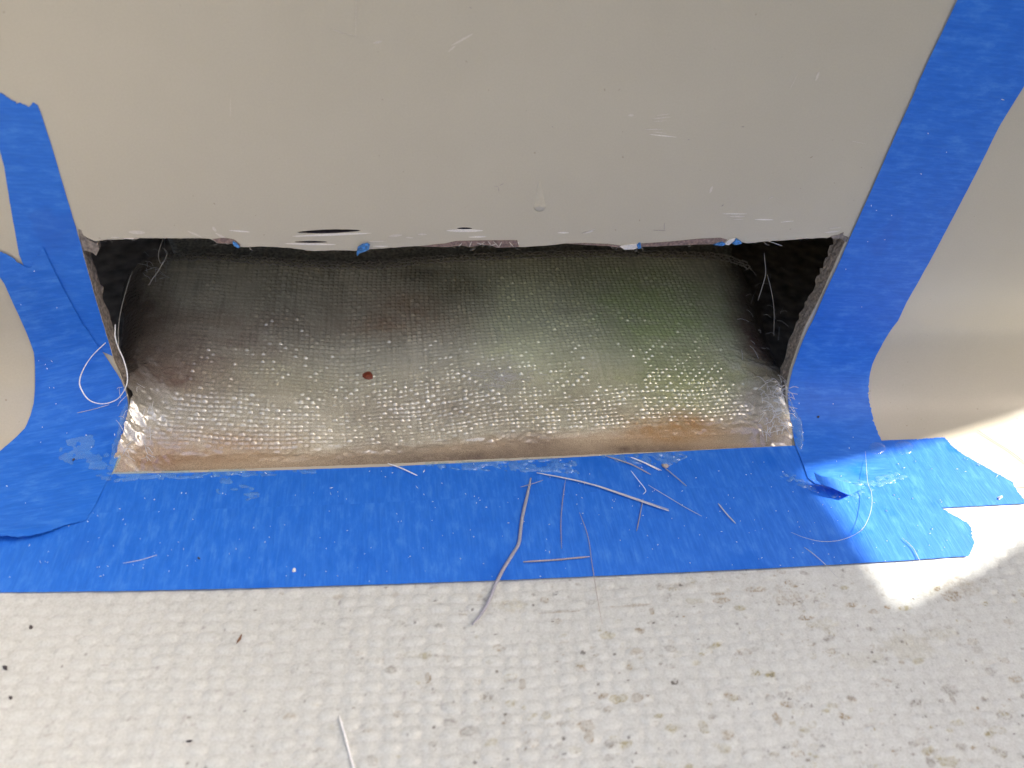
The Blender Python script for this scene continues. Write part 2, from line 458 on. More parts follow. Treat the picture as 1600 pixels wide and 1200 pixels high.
# broken-out laminate along the top of the cut
for pts in [[(655,384.6),(680,381.5),(695,380.3),(712,376.2),(760,375.2),(808,375),(811,385.5),(776,386.6),(768,383),(752,382),(736,385.5),(720,383),(700,385.6)],
            [(884,380.2),(915,379.6),(950,381),(975,384.2),(974,387.6),(950,384),(915,382.2)],
            [(997,380.5),(1045,377.5),(1090,373),(1125,371.2),(1136,374),(1130,380.5),(1090,381.6),(1045,383.6),(1000,385.5)],
            [(332,373.4),(350,371),(366,374),(376,382),(375,385.5),(369,380.8),(341,379.6)]]:
    flake("exposed_laminate", pts, M_PINK, .00022)
for pts in [((737,376),(733,386)),((745,379),(757,382)),((762,376),(768,383)),((770,376),(780,386)),((784,377),(779,386)),((795,377),(803,386)),((722,379),(716,385)),((765,384),(776,380)),((750,382),(757,378))]:
    (x0, y0), (x1, y1) = pts
    flake("torn_fibre", lens((x0+x1)/2, (y0+y1)/2, math.hypot(x1-x0, y1-y0), 1.4, math.atan2(y1-y0, x1-x0), 8), M_CHIPW, .0004)
flake("hanging_chip", [(968,384),(978,382),(996,380),(996,386),(990,388.5),(975,389)], M_WHITE, .0006, thick=.0005)
flake("hanging_chip", [(1131,381),(1140,373),(1148,371),(1147,375),(1138,382)], M_WHITE, .0006, thick=.0005)
flake("corner_splinter", [(122,358),(127,359),(132,369),(140,377),(152,381),(154,392),(150,400),(146,396),(135,392),(128,392),(124,380)], M_LAM, -.0001, thick=.0035)
flake("corner_splinter", [(1297,369),(1308,367),(1318,362.5),(1317,367),(1325,371),(1322,378),(1312,372),(1302,373)], M_LAM, .0003, thick=.0008)
paths, rads = [], []
for k in range(150):                                               # glass hairs torn out along the top of the cut
    i = rng.integers(2, len(HOLE_TOP)-2); f = rng.random()
    p = np.array(HOLE_TOP[i])*(1-f)+np.array(HOLE_TOP[i+1])*f
    L, a = rng.uniform(2, 11), rng.normal(1.4, .8)
    q = [(p[0]+L*j/3*math.cos(a+.2*j*rng.normal()), p[1]-1.5+L*j/3*math.sin(a)*.8) for j in range(4)]
    P, Nn = surf(trace(q)); dp = rng.uniform(-.0045, .0006)
    paths.append(smooth_path(P+Nn*(dp+rng.normal(0, .0004, 4))[:, None], 3)); rads.append(rng.uniform(.00006, .00015))
V, Fc = tube(paths, rads, 4)
mesh_obj("edge_hairs", V, Fc, simple("edge_hair", (.42, .37, .34), .5, 900, .5), wall)["kind"] = "stuff"
# run of gelcoat: a small drip frozen on the wall
def dome(name, cx, cy, rx, ry, h, mat, parent=None, off=0.0, rings=5, seg=20, tail=0.0):
    c = np.array(us_of(cx, cy)); ex = np.array(us_of(cx+rx, cy))-c; ey = np.array(us_of(cx, cy+ry))-c
    us, hh = [c], [h]
    for r in range(1, rings+1):
        f = r/rings
        for k in range(seg):
            a = 2*math.pi*k/seg
            sy = math.sin(a); st = 1+tail*max(0, -sy)**2
            us.append(c + f*(ex*math.cos(a)*(1-.35*tail/4*max(0, -sy)) + ey*sy*st)); hh.append(h*math.sqrt(max(0, 1-f*f))*(1 if sy >= 0 else 1-.75*f*min(1, tail/3)) if f < 1 else -.0001)
    P, Nn = surf(np.array(us)); P = P + Nn*(np.array(hh)+off)[:, None]
    Fc = [(0, 1+k, 1+(k+1) % seg) for k in range(seg)]
    for r in range(rings-1):
        for k in range(seg):
            a, b = 1+r*seg+k, 1+r*seg+(k+1) % seg
            Fc.append((a, a+seg, b+seg, b))
    a, b, c3 = (P[i] for i in Fc[0])
    if np.dot(np.cross(b-a, c3-a), Nn[0]) < 0: Fc = [f[::-1] for f in Fc]
    return mesh_obj(name, P, Fc, mat, parent)
dome("gelcoat_drip", 843, 321, 10.5, 10, .0007, M_GEL, wall, 0, 6, 24, 3.2)

# ------------------------------------------------------------------ floor: moulded nonskid weave
def weave(x, y, px, py, hv=.6, sharp=1.0, oval=False):
    a, b = x/px, y/py
    i, j = np.floor(a), np.floor(b); fa, fb = a-i-.5, b-j-.5
    ch = ((i+j) % 2) == 0
    hx = np.clip(1-(2*fb)**2, 0, 1)**sharp*np.clip(1-(2*fa*.92)**4, 0, 1)
    hy = np.clip(1-(2*fa)**2, 0, 1)**sharp*np.clip(1-(2*fb*.92)**4, 0, 1)
    if oval:
        hx = np.clip(1-(2*fb)**2-(2*fa)**2*.9, 0, 1)**.8; hy = np.clip(1-(2*fa*1.5)**2-(2*fb)**2*.8, 0, 1)**.8
    return np.where(ch, hx, hy*hv), ch
def axis(lo, a, b, hi, fine, coarse):
    return np.concatenate([np.arange(lo, a, coarse), np.arange(a, b, fine), np.arange(b, hi+coarse, coarse)])
fx = axis(-1.3, -.30, .40, 1.5, .00052, .02)
fy = axis(-1.6, -.25, -.066, -.066, .00047, .02); fy = fy[fy <= -.0655]
X, Y = np.meshgrid(fx, fy, indexing='ij')
wx = X + .0016*(vnoise(X*90+7, Y*90, 3)-.5) + .0030*(vnoise(X*22, Y*22+5, 4)-.5) - .10*Y
wy = Y + .0012*(vnoise(X*120, Y*120+3, 5)-.5) + .0026*(vnoise(X*25+2, Y*25, 6)-.5) + .03*X
hw, chk = weave(wx, wy, .0066, .0043, .5, .8, True)
wear = np.clip((X-.01)/.16, 0, 1)                                     # foot-worn on the right
amp = (.00053*(1-.55*wear))*(.25+1.4*fbm(X*70, Y*70, 9, 3))
Z = -.00055 + amp*hw + .00010*(fbm(X*500, Y*500, 21, 3)-.5) + .00022*(fbm(X*60, Y*60, 31, 3)-.5)
base = np.array([.575, .588, .558])
C = np.ones(X.shape+(3,))*base
tn = fbm(X*30, Y*30, 41, 4); C *= (1+.10*(tn-.5))[..., None]
groove = np.clip(1-hw*1.6, 0, 1)*(.35+.65*fbm(X*70, Y*70, 51, 3))
C = C*(1-.10*groove[..., None]*np.array([.9, 1, 1.05]))
C *= (1 - .10*np.clip(fbm(X*900, Y*900, 61, 2)-.62, 0, 1)*6)[..., None]
gx0, gy0 = np.searchsorted(fx, -.26), np.searchsorted(fy, -.215)
def stamp(px, py, rx, ry, col, strength, ring=0.0, speck=0.5, ang=0.0, seed=None):
    """dirt mark at a spot on the floor: blotch or ring, broken into specks; sizes in mm"""
    p = floor_pt(px, py); R = max(rx, ry)*1.6e-3
    i0, i1 = np.searchsorted(fx, [p[0]-R, p[0]+R]); j0, j1 = np.searchsorted(fy, [p[1]-R, p[1]+R])
    if i1 <= i0 or j1 <= j0: return
    xx, yy = X[i0:i1, j0:j1]-p[0], Y[i0:i1, j0:j1]-p[1]
    xr, yr = xx*math.cos(ang)+yy*math.sin(ang), -xx*math.sin(ang)+yy*math.cos(ang)
    sd = seed if seed is not None else int(px*7+py*13) % 997
    q = np.sqrt((xr/(rx*1e-3))**2+(yr/(ry*1e-3))**2)
    q = q*(1+.55*(vnoise(xx*700+9, yy*700, sd)-.5))
    body = np.clip((1.0-q)*3.5, 0, 1)
    if ring: body = np.maximum(body*(1-ring), np.clip(1-np.abs(q-.82)*4.5, 0, 1))
    sp = vnoise(xx*1500, yy*1500, sd+3)
    m = strength*body*((1-speck)+speck*np.clip((sp-.45)*5, 0, 1.3)); m = np.clip(m, 0, 1)[..., None]
    C[i0:i1, j0:j1] = C[i0:i1, j0:j1]*(1-m) + C[i0:i1, j0:j1]*m*np.array(col)/.6
    if ring: Z[i0:i1, j0:j1] -= (.00012*body)
TAN, GRY, DRK, OLV = (.30, .22, .13), (.30, .27, .25), (.10, .08, .07), (.36, .31, .17)
for a in [(949,992,2.6,1.6,OLV,.95,.5,.55),(911,1019,1.3,.9,DRK,.9,0,.3),(962,1091,2.0,1.8,OLV,.9,.7,.15),(970,1090,2.4,1.5,OLV,.8,.6,.2),(996,1089,1.9,1.8,TAN,.8,.6,.2),
          (917,1132,2.8,1.8,TAN,.75,.4,.5),(920,1151,1.9,2.0,TAN,.85,.5,.4),(953,1161,1.5,1.3,GRY,.9,.4,.5),(816,1067,1.3,1.8,TAN,.7,.5,.2),(1019,953,1.1,1.5,TAN,.9,.4,.3),
          (1021,972,2.6,1.0,DRK,.85,0,.8),(1056,1065,1.7,1.1,DRK,.85,0,.75),(851,936,1.3,1.3,TAN,.9,.5,.5),(1099,1135,1.8,2.4,OLV,.7,.3,.6),(1137,1147,2.2,2.0,TAN,.7,.3,.6),
          (1133,1169,2.6,1.7,OLV,.65,.4,.5),(853,1117,1.5,1.4,OLV,.6,.5,.4),(876,1129,1.2,.9,GRY,.8,.3,.5),(984,1041,1.3,.9,TAN,.75,.3,.5),(669,1059,1.0,1.7,TAN,.9,.5,.4),
          (611,1045,2.2,1.4,GRY,.7,.2,.5),(733,1141,3.0,2.0,GRY,.8,.4,.45),(702,1128,2.8,1.5,GRY,.75,.4,.5),(760,1087,2.2,1.4,GRY,.75,.1,.8),(581,1189,2.0,2.0,GRY,.7,.5,.4),
          (676,1167,1.4,1.8,GRY,.75,.7,.4),(795,1121,1.5,1.6,GRY,.75,.5,.5),(1485,1076,3.0,2.2,GRY,.85,.3,.5),(1489,1091,1.0,2.0,GRY,.8,.2,.3),(1216,1122,1.4,2.2,TAN,.8,.2,.4),
          (1483,1190,3.4,1.8,OLV,.75,.3,.4),(1455,1190,1.5,1.6,GRY,.9,.2,.4),(1504,1165,2.2,1.2,GRY,.85,.2,.4),(1564,1175,3.2,1.2,GRY,.75,.2,.6),(1549,1047,2.6,1.5,GRY,.6,.1,.5),
          (1588,1061,3.2,1.3,TAN,.7,.2,.6),(1229,1084,3.4,1.2,GRY,.6,.2,.8),(1332,944,2.4,1.0,TAN,.8,.1,.6),(1261,964,3.2,1.1,TAN,.75,0,.85),(1488,930,4.4,2.6,TAN,.7,.1,.7),
          (1416,949,2.8,1.2,OLV,.7,.1,.7),(1232,909,2.2,1.2,TAN,.8,0,.8),(1241,915,1.8,.8,TAN,.7,0,.6),(1120,927,3.2,.9,TAN,.7,0,.5),(1128,937,3.8,1.4,TAN,.6,0,.6),(875,955,9.0,.5,TAN,.55,0,.5),
          (990,945,9,.7,TAN,.45,0,.6),(1235,934,9,4,TAN,.35,0,.8),(1290,975,6,3,OLV,.3,0,.6),(1420,1010,12,6,OLV,.22,0,.3),(1500,915,10,5,TAN,.3,0,.6),(1440,920,9,4,OLV,.22,0,.5),(1060,915,9,2,TAN,.25,0,.6),
          (800,945,7,3,OLV,.3,0,.6),(1470,990,8,3,OLV,.25,0,.6),(1340,1030,8,4,OLV,.15,0,.4),(1180,920,5,1.4,TAN,.5,0,.7)]:
    stamp(*a[:6], ring=a[6], speck=a[7])
for k in range(620):                                              # the many smaller ones thicken to the right
    px = 420 + 1200*random.random()**.62; py = 885 + 330*random.random()
    f = random.random(); big = random.random()**2.2
    stamp(px, py, .5+2.2*big+.4*f, .4+1.1*big, random.choice([GRY, GRY, TAN, OLV, DRK]) if big < .5 else random.choice([GRY, TAN, OLV]),
          (.25+.55*random.random())*(.5+.5*min(1, (px-380)/500)), ring=random.choice([0, 0, .6, .8]), speck=.3+.6*random.random(), ang=random.uniform(-.4, .4), seed=k)
for k in range(90):
    stamp(-20+1640*random.random()**.6, random.uniform(905, 1215), .35+.4*random.random(), .3+.3*random.random(), DRK, .5+.4*random.random(), 0, .1, seed=k+900)
for k in range(120):
    stamp(random.uniform(-20, 900), random.uniform(905, 1215), .8+1.2*random.random(), .35+.4*random.random(), (.42, .39, .40), .3+.4*random.random(), 0, .6, ang=random.uniform(-.5, 1.6), seed=k+1900)
nx, ny = X.shape
idx = np.arange(nx*ny).reshape(nx, ny)
Q = np.stack([idx[:-1, :-1], idx[1:, :-1], idx[1:, 1:], idx[:-1, 1:]], -1).reshape(-1, 4)
fl = mesh_obj("floor", np.stack([X, Y, Z], -1).reshape(-1, 3), Q, M_FLOOR, colors=C.reshape(-1, 3))
tag(fl, kind="structure")

# ------------------------------------------------------------------ added unseen panel: shades the place, cutout shaped for one shaft of sun
XS = 0.95
patch = [(1218,738),(1262,800),(1310,868),(1350,925),(1376,968),(1440,926),(1520,890),(1640,815)]
def to_side(p): 
    t = (XS-p[0])/SUN[0]; return np.array([p[1]+t*SUN[1], p[2]+t*SUN[2]])
cut = [to_side(floor_pt(*p)) for p in patch]
ysill = max(c[1] for c in cut)
cut += [np.array([cut[-1][0], .07])]
topl = [(1660,618),(1580,645),(1500,668),(1430,688),(1370,705),(1300,722)]
ap = np.array(cut + [np.array([to_side(surf([us_of(1660,618)])[0][0])[0], .07])] + [to_side(surf([us_of(*p)])[0][0]) for p in topl])
outer = densify(np.array([(-1.3, -.02), (.28, -.02), (.28, 1.14), (-1.3, 1.14)]), .06)
V, T = region(outer, np.arange(-1.3, .28, .06), np.arange(0, 1.14, .06), [ap], .02)
side = np.concatenate([np.column_stack([np.full(len(V), XS), V]), np.column_stack([np.full(len(V), XS+.012), V])])
n = len(V); Fs = [tuple(t[::-1]) for t in T.tolist()] + [tuple(n+i for i in t) for t in T.tolist()]
Fs += [(a, b, n+b, n+a) for a, b in rim_edges(T)]
sw = mesh_obj("shade_panel", side, Fs, M_GEL, smooth=False)
tag(sw, "added unseen beige panel at right, its cutout shaped to let a shaft of sun through", "shade_panel")

sky_blocker = densify(np.array([(-1.3, -.02), (.94, -.02), (.94, .5), (-1.3, .5)]), .08)  # added unseen block that cuts low sky light on the wall
V, T = region(sky_blocker, np.arange(-1.3, .94, .08), np.arange(0, .5, .08), (), .02)
n = len(V); bv = np.concatenate([np.column_stack([V[:, 0], np.full(n, -.62), V[:, 1]]), np.column_stack([V[:, 0], np.full(n, -1.0), V[:, 1]])])
Fs = [tuple(t[::-1]) for t in T.tolist()] + [tuple(n+i for i in t) for t in T.tolist()] + [(a, b, n+b, n+a) for a, b in rim_edges(T)]
bn = mesh_obj("front_blocker", bv, Fs, M_GEL, smooth=False)
tag(bn, "added unseen long beige block facing the wall, holding back low sky light", "sky_blocker")

# ------------------------------------------------------------------ dark space behind the cut
def box_open(name, x0, x1, y0, y1, z0, z1, mat):
    V = [(x0,y0,z0),(x1,y0,z0),(x1,y1,z0),(x0,y1,z0),(x0,y0,z1),(x1,y0,z1),(x1,y1,z1),(x0,y1,z1)]
    Fc = [(0,1,2,3),(4,7,6,5),(1,5,6,2),(2,6,7,3),(3,7,4,0)]
    return mesh_obj(name, V, Fc, mat, smooth=False)
hv = [(-.42,.004),(.52,.004),(.52,.26),(-.42,.26)]
hV = [(x, y, z) for z in (-.024, .28) for x, y in hv] + [(-.42,-.06,-.024),(.52,-.06,-.024)]
hl = mesh_obj("inner_hull", hV, [(8,9,1,0),(0,1,2,3),(4,7,6,5),(1,5,6,2),(2,6,7,3),(3,7,4,0)], M_HULL, smooth=False)
tag(hl, "dark hollow of the hull seen through the cut behind the cloth", kind="structure")

# ------------------------------------------------------------------ wet glass cloth lying in the cut
bo = np.argsort(bot3[:, 0]); BX, BY, BZ = bot3[bo, 0], bot3[bo, 1], bot3[bo, 2]
L0, L1 = BX[0], BX[-1]
def cloth_base(x, y):
    yf, zf = np.interp(x, BX, BY), np.interp(x, BX, BZ)
    t = y - yf
    z = zf - .0013 + .02*np.clip(t, 0, .010) + (.16+.17*np.clip((-.02-x)/.03, 0, 1))*np.clip(t-.010, 0, .030) + .10*np.clip(t-.040, 0, .2)
    g = lambda cx, ct, sx, st: np.exp(-((x-cx)/sx)**2-((t-ct)/st)**2)
    z = z - .0040*g(-.005, .085, .09, .035) + .0040*g(-.16, .045, .05, .024)*.8 - .0030*g(-.055, .055, .035, .026) + .0030*g(.045, .080, .045, .03) - .0025*g(.012, .026, .022, .014) + .0034*g(.115, .062, .045, .03)
    e = np.minimum(x-L0, L1-x)
    z = z + .008*np.clip(1-e/.020, 0, 1)**2*np.clip(t/.03, 0, 1)*np.clip(1-(t-.03)/.03, 0, 1)
    return z, t, e
def cloth_hit(px, py):
    o, d = ray(px, py); z = 0.0
    for _ in range(40):
        p = o + d*((z-o[2])/d[2]); zz = float(cloth_base(p[0], p[1])[0]); z = z + .6*(zz-z)
    return o + d*((z-o[2])/d[2])
front = [tuple(q[:2] - np.array([0, .0016])) for q in bot3[bo][::-1]]
LEFT = [(176,715),(188,680),(200,640),(207,615),(212,590),(222,560),(228,535),(231,500),(233,470),(228,440),(231,415),(240,398)]
BACK = [(262,401),(300,399),(350,400),(400,404),(450,408),(500,411),(560,413),(610,411),(650,406),(700,402),(760,399),(800,397),(880,395),(950,394),(1000,395),(1050,396),(1100,398),(1130,401),(1168,414)]
RIGHT = [(1158,440),(1163,470),(1168,500),(1180,530),(1192,555),(1206,580),(1220,605),(1232,640),(1242,680)]
h3 = lambda L: [tuple(cloth_hit(*p)[:2]) for p in L]
lf, rg, bkp = h3(LEFT), h3(RIGHT), h3(BACK)
eL = np.array(lf[3:]); eR = np.array(rg[:-2])
oL, oR = eL[np.argsort(eL[:, 1])], eR[np.argsort(eR[:, 1])]
OUT = .014
lf = lf[:3] + [(x-OUT*min(1, k/2), y) for k, (x, y) in enumerate(lf[3:])]
rg = [(x+OUT*min(1, (len(rg)-3-k)/2), y) for k, (x, y) in enumerate(rg[:-2])] + rg[-2:]
cl_poly = densify(np.array(front + lf + bkp + rg), .0015, .00025)
lo, hi = cl_poly.min(0), cl_poly.max(0)
gx = np.arange(lo[0], hi[0], .00031); gy = np.arange(lo[1], hi[1], .00030)
X, Y = np.meshgrid(gx, gy, indexing='ij')
Zb, tt, ee = cloth_base(X, Y)
sag = np.exp(-((X+.045)/.085)**2)
sw_ = Y + .012*sag*np.clip(1.25-tt/.13, 0, 1) + .006*(vnoise(X*14+3, Y*14, 71)-.5) + .0016*(vnoise(X*60, Y*60+4, 72)-.5) + .18*(Zb-.3*Y)*np.clip(tt/.03, 0, 1)
sx_ = X + .006*(vnoise(X*12, Y*16+8, 73)-.5) + .0012*(vnoise(X*70+1, Y*70, 74)-.5)
CPX, CPY = .00250, .0022
h, chk = weave(sx_, sw_, CPX, CPY, .7, 1.0)
q_ = (np.clip(1-(2*(sx_/CPX-np.floor(sx_/CPX)-.5))**2, 0, 1)*np.clip(1-(2*(sw_/CPY-np.floor(sw_/CPY)-.5))**2, 0, 1))**.85
h = .38*h + .62*q_*np.where(chk, 1, .72)
ci, cj = np.floor(sx_/CPX).astype(int), np.floor(sw_/CPY).astype(int)
fa, fb = sx_/CPX-ci-.5, sw_/CPY-cj-.5
H1, H2, H3 = (np.random.default_rng(q).normal(0, 1, (256, 256)) for q in (1, 2, 3))
r1, r2, r3 = H1[ci % 256, cj % 256], H2[ci % 256, cj % 256], H3[ci % 256, cj % 256]
fil = np.where(chk, np.cos(2*math.pi*fb*2.6+r3*2)*.5, np.cos(2*math.pi*fa*2.6+r3*2)*.6)
env = np.clip(1-(2*fa)**2, 0, 1)*np.clip(1-(2*fb)**2, 0, 1)
h = h*(.86+.27*r1) + env*(.30*(fa*r2+fb*r3) + .16*fil)
start = .0085 + .0075*(1-sag)*np.where(X < -.045, 1, .75)
fade = np.clip((tt-start-.005*(vnoise(X*40, Y*10, 75)-.3))/.006, 0, 1)
edge = np.clip((ee-.012)/.012, 0, 1)
irr = .50+.85*fbm(X*160, Y*160, 76, 3)
flood = np.clip((fbm(X*42, Y*55, 87, 3)-.60)*7, 0, 1)*.75
A = .00066*(1-flood)*fade*(.25+.75*edge)*irr
wr = (1-edge)*np.clip(1-(tt-.055)/.02, 0, 1)
wrk = fbm(X*260+Y*190, Y*130-X*80, 77, 3)-.5
wrk2 = np.abs(fbm(X*150-Y*60, Y*150+X*90, 78, 2)-.5)
lip = np.exp(-((tt-start)/.0035)**2)
Z = Zb + A*h + .0016*wr*wrk - .0016*wr*wrk2 + .0022*lip*(fbm(X*170, Y*300, 79, 3)-.5)*np.clip(fbm(X*25, Y*0+3, 84, 2)*3-.9, .15, 1) + .00018*(fbm(X*700, Y*700, 80, 2)-.5)*(.3+.7*fade)
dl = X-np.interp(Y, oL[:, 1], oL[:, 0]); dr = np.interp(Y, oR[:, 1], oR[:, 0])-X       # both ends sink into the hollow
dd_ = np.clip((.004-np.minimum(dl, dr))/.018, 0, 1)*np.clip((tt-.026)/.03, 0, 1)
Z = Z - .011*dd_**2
# stuff showing through the wet glass: tones of its bed, plus transmitted green light painted in
C = np.ones(X.shape+(3,))*np.array([.68, .64, .50])
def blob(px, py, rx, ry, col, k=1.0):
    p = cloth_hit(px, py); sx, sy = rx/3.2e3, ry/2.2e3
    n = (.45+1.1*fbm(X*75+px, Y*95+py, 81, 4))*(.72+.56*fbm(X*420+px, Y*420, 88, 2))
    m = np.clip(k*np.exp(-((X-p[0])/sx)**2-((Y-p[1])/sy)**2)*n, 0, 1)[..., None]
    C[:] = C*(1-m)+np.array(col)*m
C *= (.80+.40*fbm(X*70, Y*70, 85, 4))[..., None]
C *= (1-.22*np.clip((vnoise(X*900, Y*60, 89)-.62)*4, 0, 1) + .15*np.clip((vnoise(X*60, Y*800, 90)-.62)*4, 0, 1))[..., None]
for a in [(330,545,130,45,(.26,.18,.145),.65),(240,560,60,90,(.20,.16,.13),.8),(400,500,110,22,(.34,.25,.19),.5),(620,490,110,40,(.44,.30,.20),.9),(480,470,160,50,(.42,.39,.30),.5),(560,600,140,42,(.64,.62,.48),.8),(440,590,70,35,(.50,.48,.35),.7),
          (660,430,60,20,(.24,.22,.17),.7),(1020,485,150,85,(.58,.68,.33),1.1),(860,440,180,36,(.54,.54,.34),.5),(1080,600,150,60,(.44,.48,.25),1),(900,640,150,40,(.48,.44,.31),.8),(870,570,45,50,(.32,.31,.20),.8),(830,505,85,95,(.84,.85,.56),1.4),(715,455,60,36,(.33,.31,.21),.7),  # green blobs: glow through the hull painted as colour
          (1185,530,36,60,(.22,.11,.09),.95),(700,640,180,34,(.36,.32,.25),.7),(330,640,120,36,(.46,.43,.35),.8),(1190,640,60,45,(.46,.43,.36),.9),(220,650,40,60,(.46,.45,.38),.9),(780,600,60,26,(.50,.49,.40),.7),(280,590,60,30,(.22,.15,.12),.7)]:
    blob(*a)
fr = np.clip(1-(tt-start+.002)/.006, 0, 1)[..., None]*.92
tanv = (.46+.22*fbm(X*60, Y*60, 82, 3))[..., None]*np.array([1.0, .78, .53])
C[:] = C*(1-fr)+tanv*fr
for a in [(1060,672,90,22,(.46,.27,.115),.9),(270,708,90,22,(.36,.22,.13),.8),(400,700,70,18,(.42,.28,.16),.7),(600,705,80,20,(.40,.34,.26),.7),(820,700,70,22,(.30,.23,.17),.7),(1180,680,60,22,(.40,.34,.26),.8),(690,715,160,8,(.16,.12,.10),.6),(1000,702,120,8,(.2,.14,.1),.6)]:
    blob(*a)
sk = np.clip((.016-np.minimum(dl, dr))/.024, 0, 1)*np.clip((tt-.020)/.03, 0, 1); sk = np.clip(sk*(.6+.8*fbm(X*80, Y*80, 86, 3))*1.15, 0, .95)[..., None]; C[:] = C*(1-sk)+np.array([.115, .085, .07])*sk  # hull stain at both ends, deepened with painted shade of the hollow
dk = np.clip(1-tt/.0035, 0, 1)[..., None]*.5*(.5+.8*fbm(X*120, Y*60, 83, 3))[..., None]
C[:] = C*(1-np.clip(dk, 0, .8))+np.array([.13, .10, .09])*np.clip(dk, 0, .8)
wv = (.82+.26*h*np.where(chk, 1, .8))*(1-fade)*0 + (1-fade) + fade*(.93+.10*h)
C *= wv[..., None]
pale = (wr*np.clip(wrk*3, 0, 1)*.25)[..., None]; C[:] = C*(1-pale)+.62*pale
flat = inside(np.stack([X.ravel(), Y.ravel()], 1), cl_poly).reshape(X.shape)
nx, ny = X.shape; idx = np.arange(nx*ny).reshape(nx, ny)
ok = flat[:-1, :-1] & flat[1:, :-1] & flat[1:, 1:] & flat[:-1, 1:]
Q = np.stack([idx[:-1, :-1], idx[1:, :-1], idx[1:, 1:], idx[:-1, 1:]], -1)[ok]
used = np.unique(Q); mp = np.full(nx*ny, -1); mp[used] = np.arange(len(used))
cloth = empty("glass_cloth")
tag(cloth, "wet woven fibreglass cloth patch soaked in clear resin lying inside the cut", "fibreglass patch")
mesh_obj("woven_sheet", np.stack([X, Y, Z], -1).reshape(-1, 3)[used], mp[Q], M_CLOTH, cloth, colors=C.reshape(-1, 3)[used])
def on_cloth(px, py, lift=.0006):
    p = cloth_hit(px, py); return p + np.array([0, 0, lift])
# selvedge: loops of yarn along the back edge
paths, rads = [], []
bk = [np.array(cloth_hit(*p)) for p in BACK]; bk = smooth_path(bk, 30)
for row, dz in ((0, .0008), (.0028, .0006), (.0055, .0004)):
    q = bk.copy(); q[:, 1] -= row
    ph = np.cumsum(np.r_[0, np.linalg.norm(np.diff(q, axis=0), axis=1)])
    q[:, 2] += dz+.0003*np.sin(ph/.0021*math.pi+3*vnoise(ph*300, ph*0+row*900, 8)) + .0010*rng.random(len(q)); q[:, 1] += .0005*np.cos(ph/.0021*math.pi+5*vnoise(ph*200, ph*0+row*900, 9))+.0008*rng.normal(0, .6, len(q))
    paths.append(q); rads.append(.00042)
for k in range(420):
    i = rng.integers(0, len(bk)-1); p = bk[i] + np.array([rng.normal(0, .001), rng.uniform(-.006, .001), .0006])
    a = rng.uniform(0, 2*math.pi); L = rng.uniform(.001, .0042)
    q = [p, p+np.array([math.cos(a)*L*.5, math.sin(a)*L*.35, rng.uniform(.0002, .0014)]), p+np.array([math.cos(a+.7)*L, math.sin(a+.7)*L*.5, rng.uniform(0, .0016)])]
    paths.append(smooth_path(q, 3)); rads.append(.00010)
V, Fc = tube(paths, rads, 4)
o = mesh_obj("frayed_selvedge", V, Fc, M_FRAY, cloth); o["kind"] = "stuff"
# loose glass hairs caught in the resin
paths, rads = [], []
for k in range(46):
    cx, cy = rng.normal(790, 26), rng.normal(592, 11); a = rng.uniform(0, math.pi); r = rng.uniform(4, 14)
    pts = [on_cloth(cx+r*math.cos(a+j*.6)*(1+.2*j), cy+.5*r*math.sin(a+j*.6)*(1+.1*j), .0009) for j in range(5)]
    paths.append(smooth_path(pts, 4)); rads.append(.00007)
V, Fc = tube(paths, rads, 4)
o = mesh_obj("fibre_swirl", V, Fc, M_GLASS, cloth); o["kind"] = "stuff"
paths, rads = [], []
for (cx0, cx1, cy0, cy1, n) in ((1188, 1236, 595, 690, 90), (185, 240, 600, 720, 30), (1150, 1225, 420, 560, 22), (226, 262, 385, 450, 18)):
    for k in range(n):
        cx, cy = rng.uniform(cx0, cx1), rng.uniform(cy0, cy1); a = rng.normal(.5, .9); L = rng.uniform(6, 24)
        pts = [on_cloth(cx+L*(j/3-.5)*math.cos(a), cy+L*(j/3-.5)*math.sin(a)+rng.normal(0, 1), .0012+.0008*math.sin(j)) for j in range(4)]
        paths.append(smooth_path(pts, 4)); rads.append(.00010 if n != 90 else .00014)
V, Fc = tube(paths, rads, 4)
o = mesh_obj("loose_hairs", V, Fc, M_GLASS, cloth); o["kind"] = "stuff"

# strip of old laminate the cloth is laid over, showing behind its back edge
pL, pR = cloth_hit(236, 398), cloth_hit(1164, 400)
xs = np.linspace(pL[0]-.002, pR[0]+.002, 90); ys = np.linspace(.02, .23, 60)
X, Y = np.meshgrid(xs, ys, indexing='ij')
xm = .5*(xs[0]+xs[-1]); X = xm + (X-xm)*(1-.22*np.clip((.125-Y)/.09, 0, 1))
Zb, tt, ee = cloth_base(X, Y)
Zb = Zb - .008*np.clip(1-ee/.020, 0, 1)**2*np.clip(tt/.03, 0, 1)*np.clip(1-(tt-.03)/.03, 0, 1)
Z = np.minimum(Zb-.0030, Zb*0+.022) + .0015*(fbm(X*90, Y*90, 90, 3)-.5) + np.clip(Y-.135, 0, 1)*.45
nx, ny = X.shape; idx = np.arange(nx*ny).reshape(nx, ny)
Q = np.stack([idx[:-1, :-1], idx[1:, :-1], idx[1:, 1:], idx[:-1, 1:]], -1).reshape(-1, 4)
bb = mesh_obj("backing_laminate", np.stack([X, Y, Z], -1).reshape(-1, 3), Q, M_BOARD)
sol = bb.modifiers.new("thickness", 'SOLIDIFY'); sol.thickness = .003; sol.offset = -1
tag(bb, "rough grey brown laminate strip showing in shade behind the back edge of the cloth", "laminate")

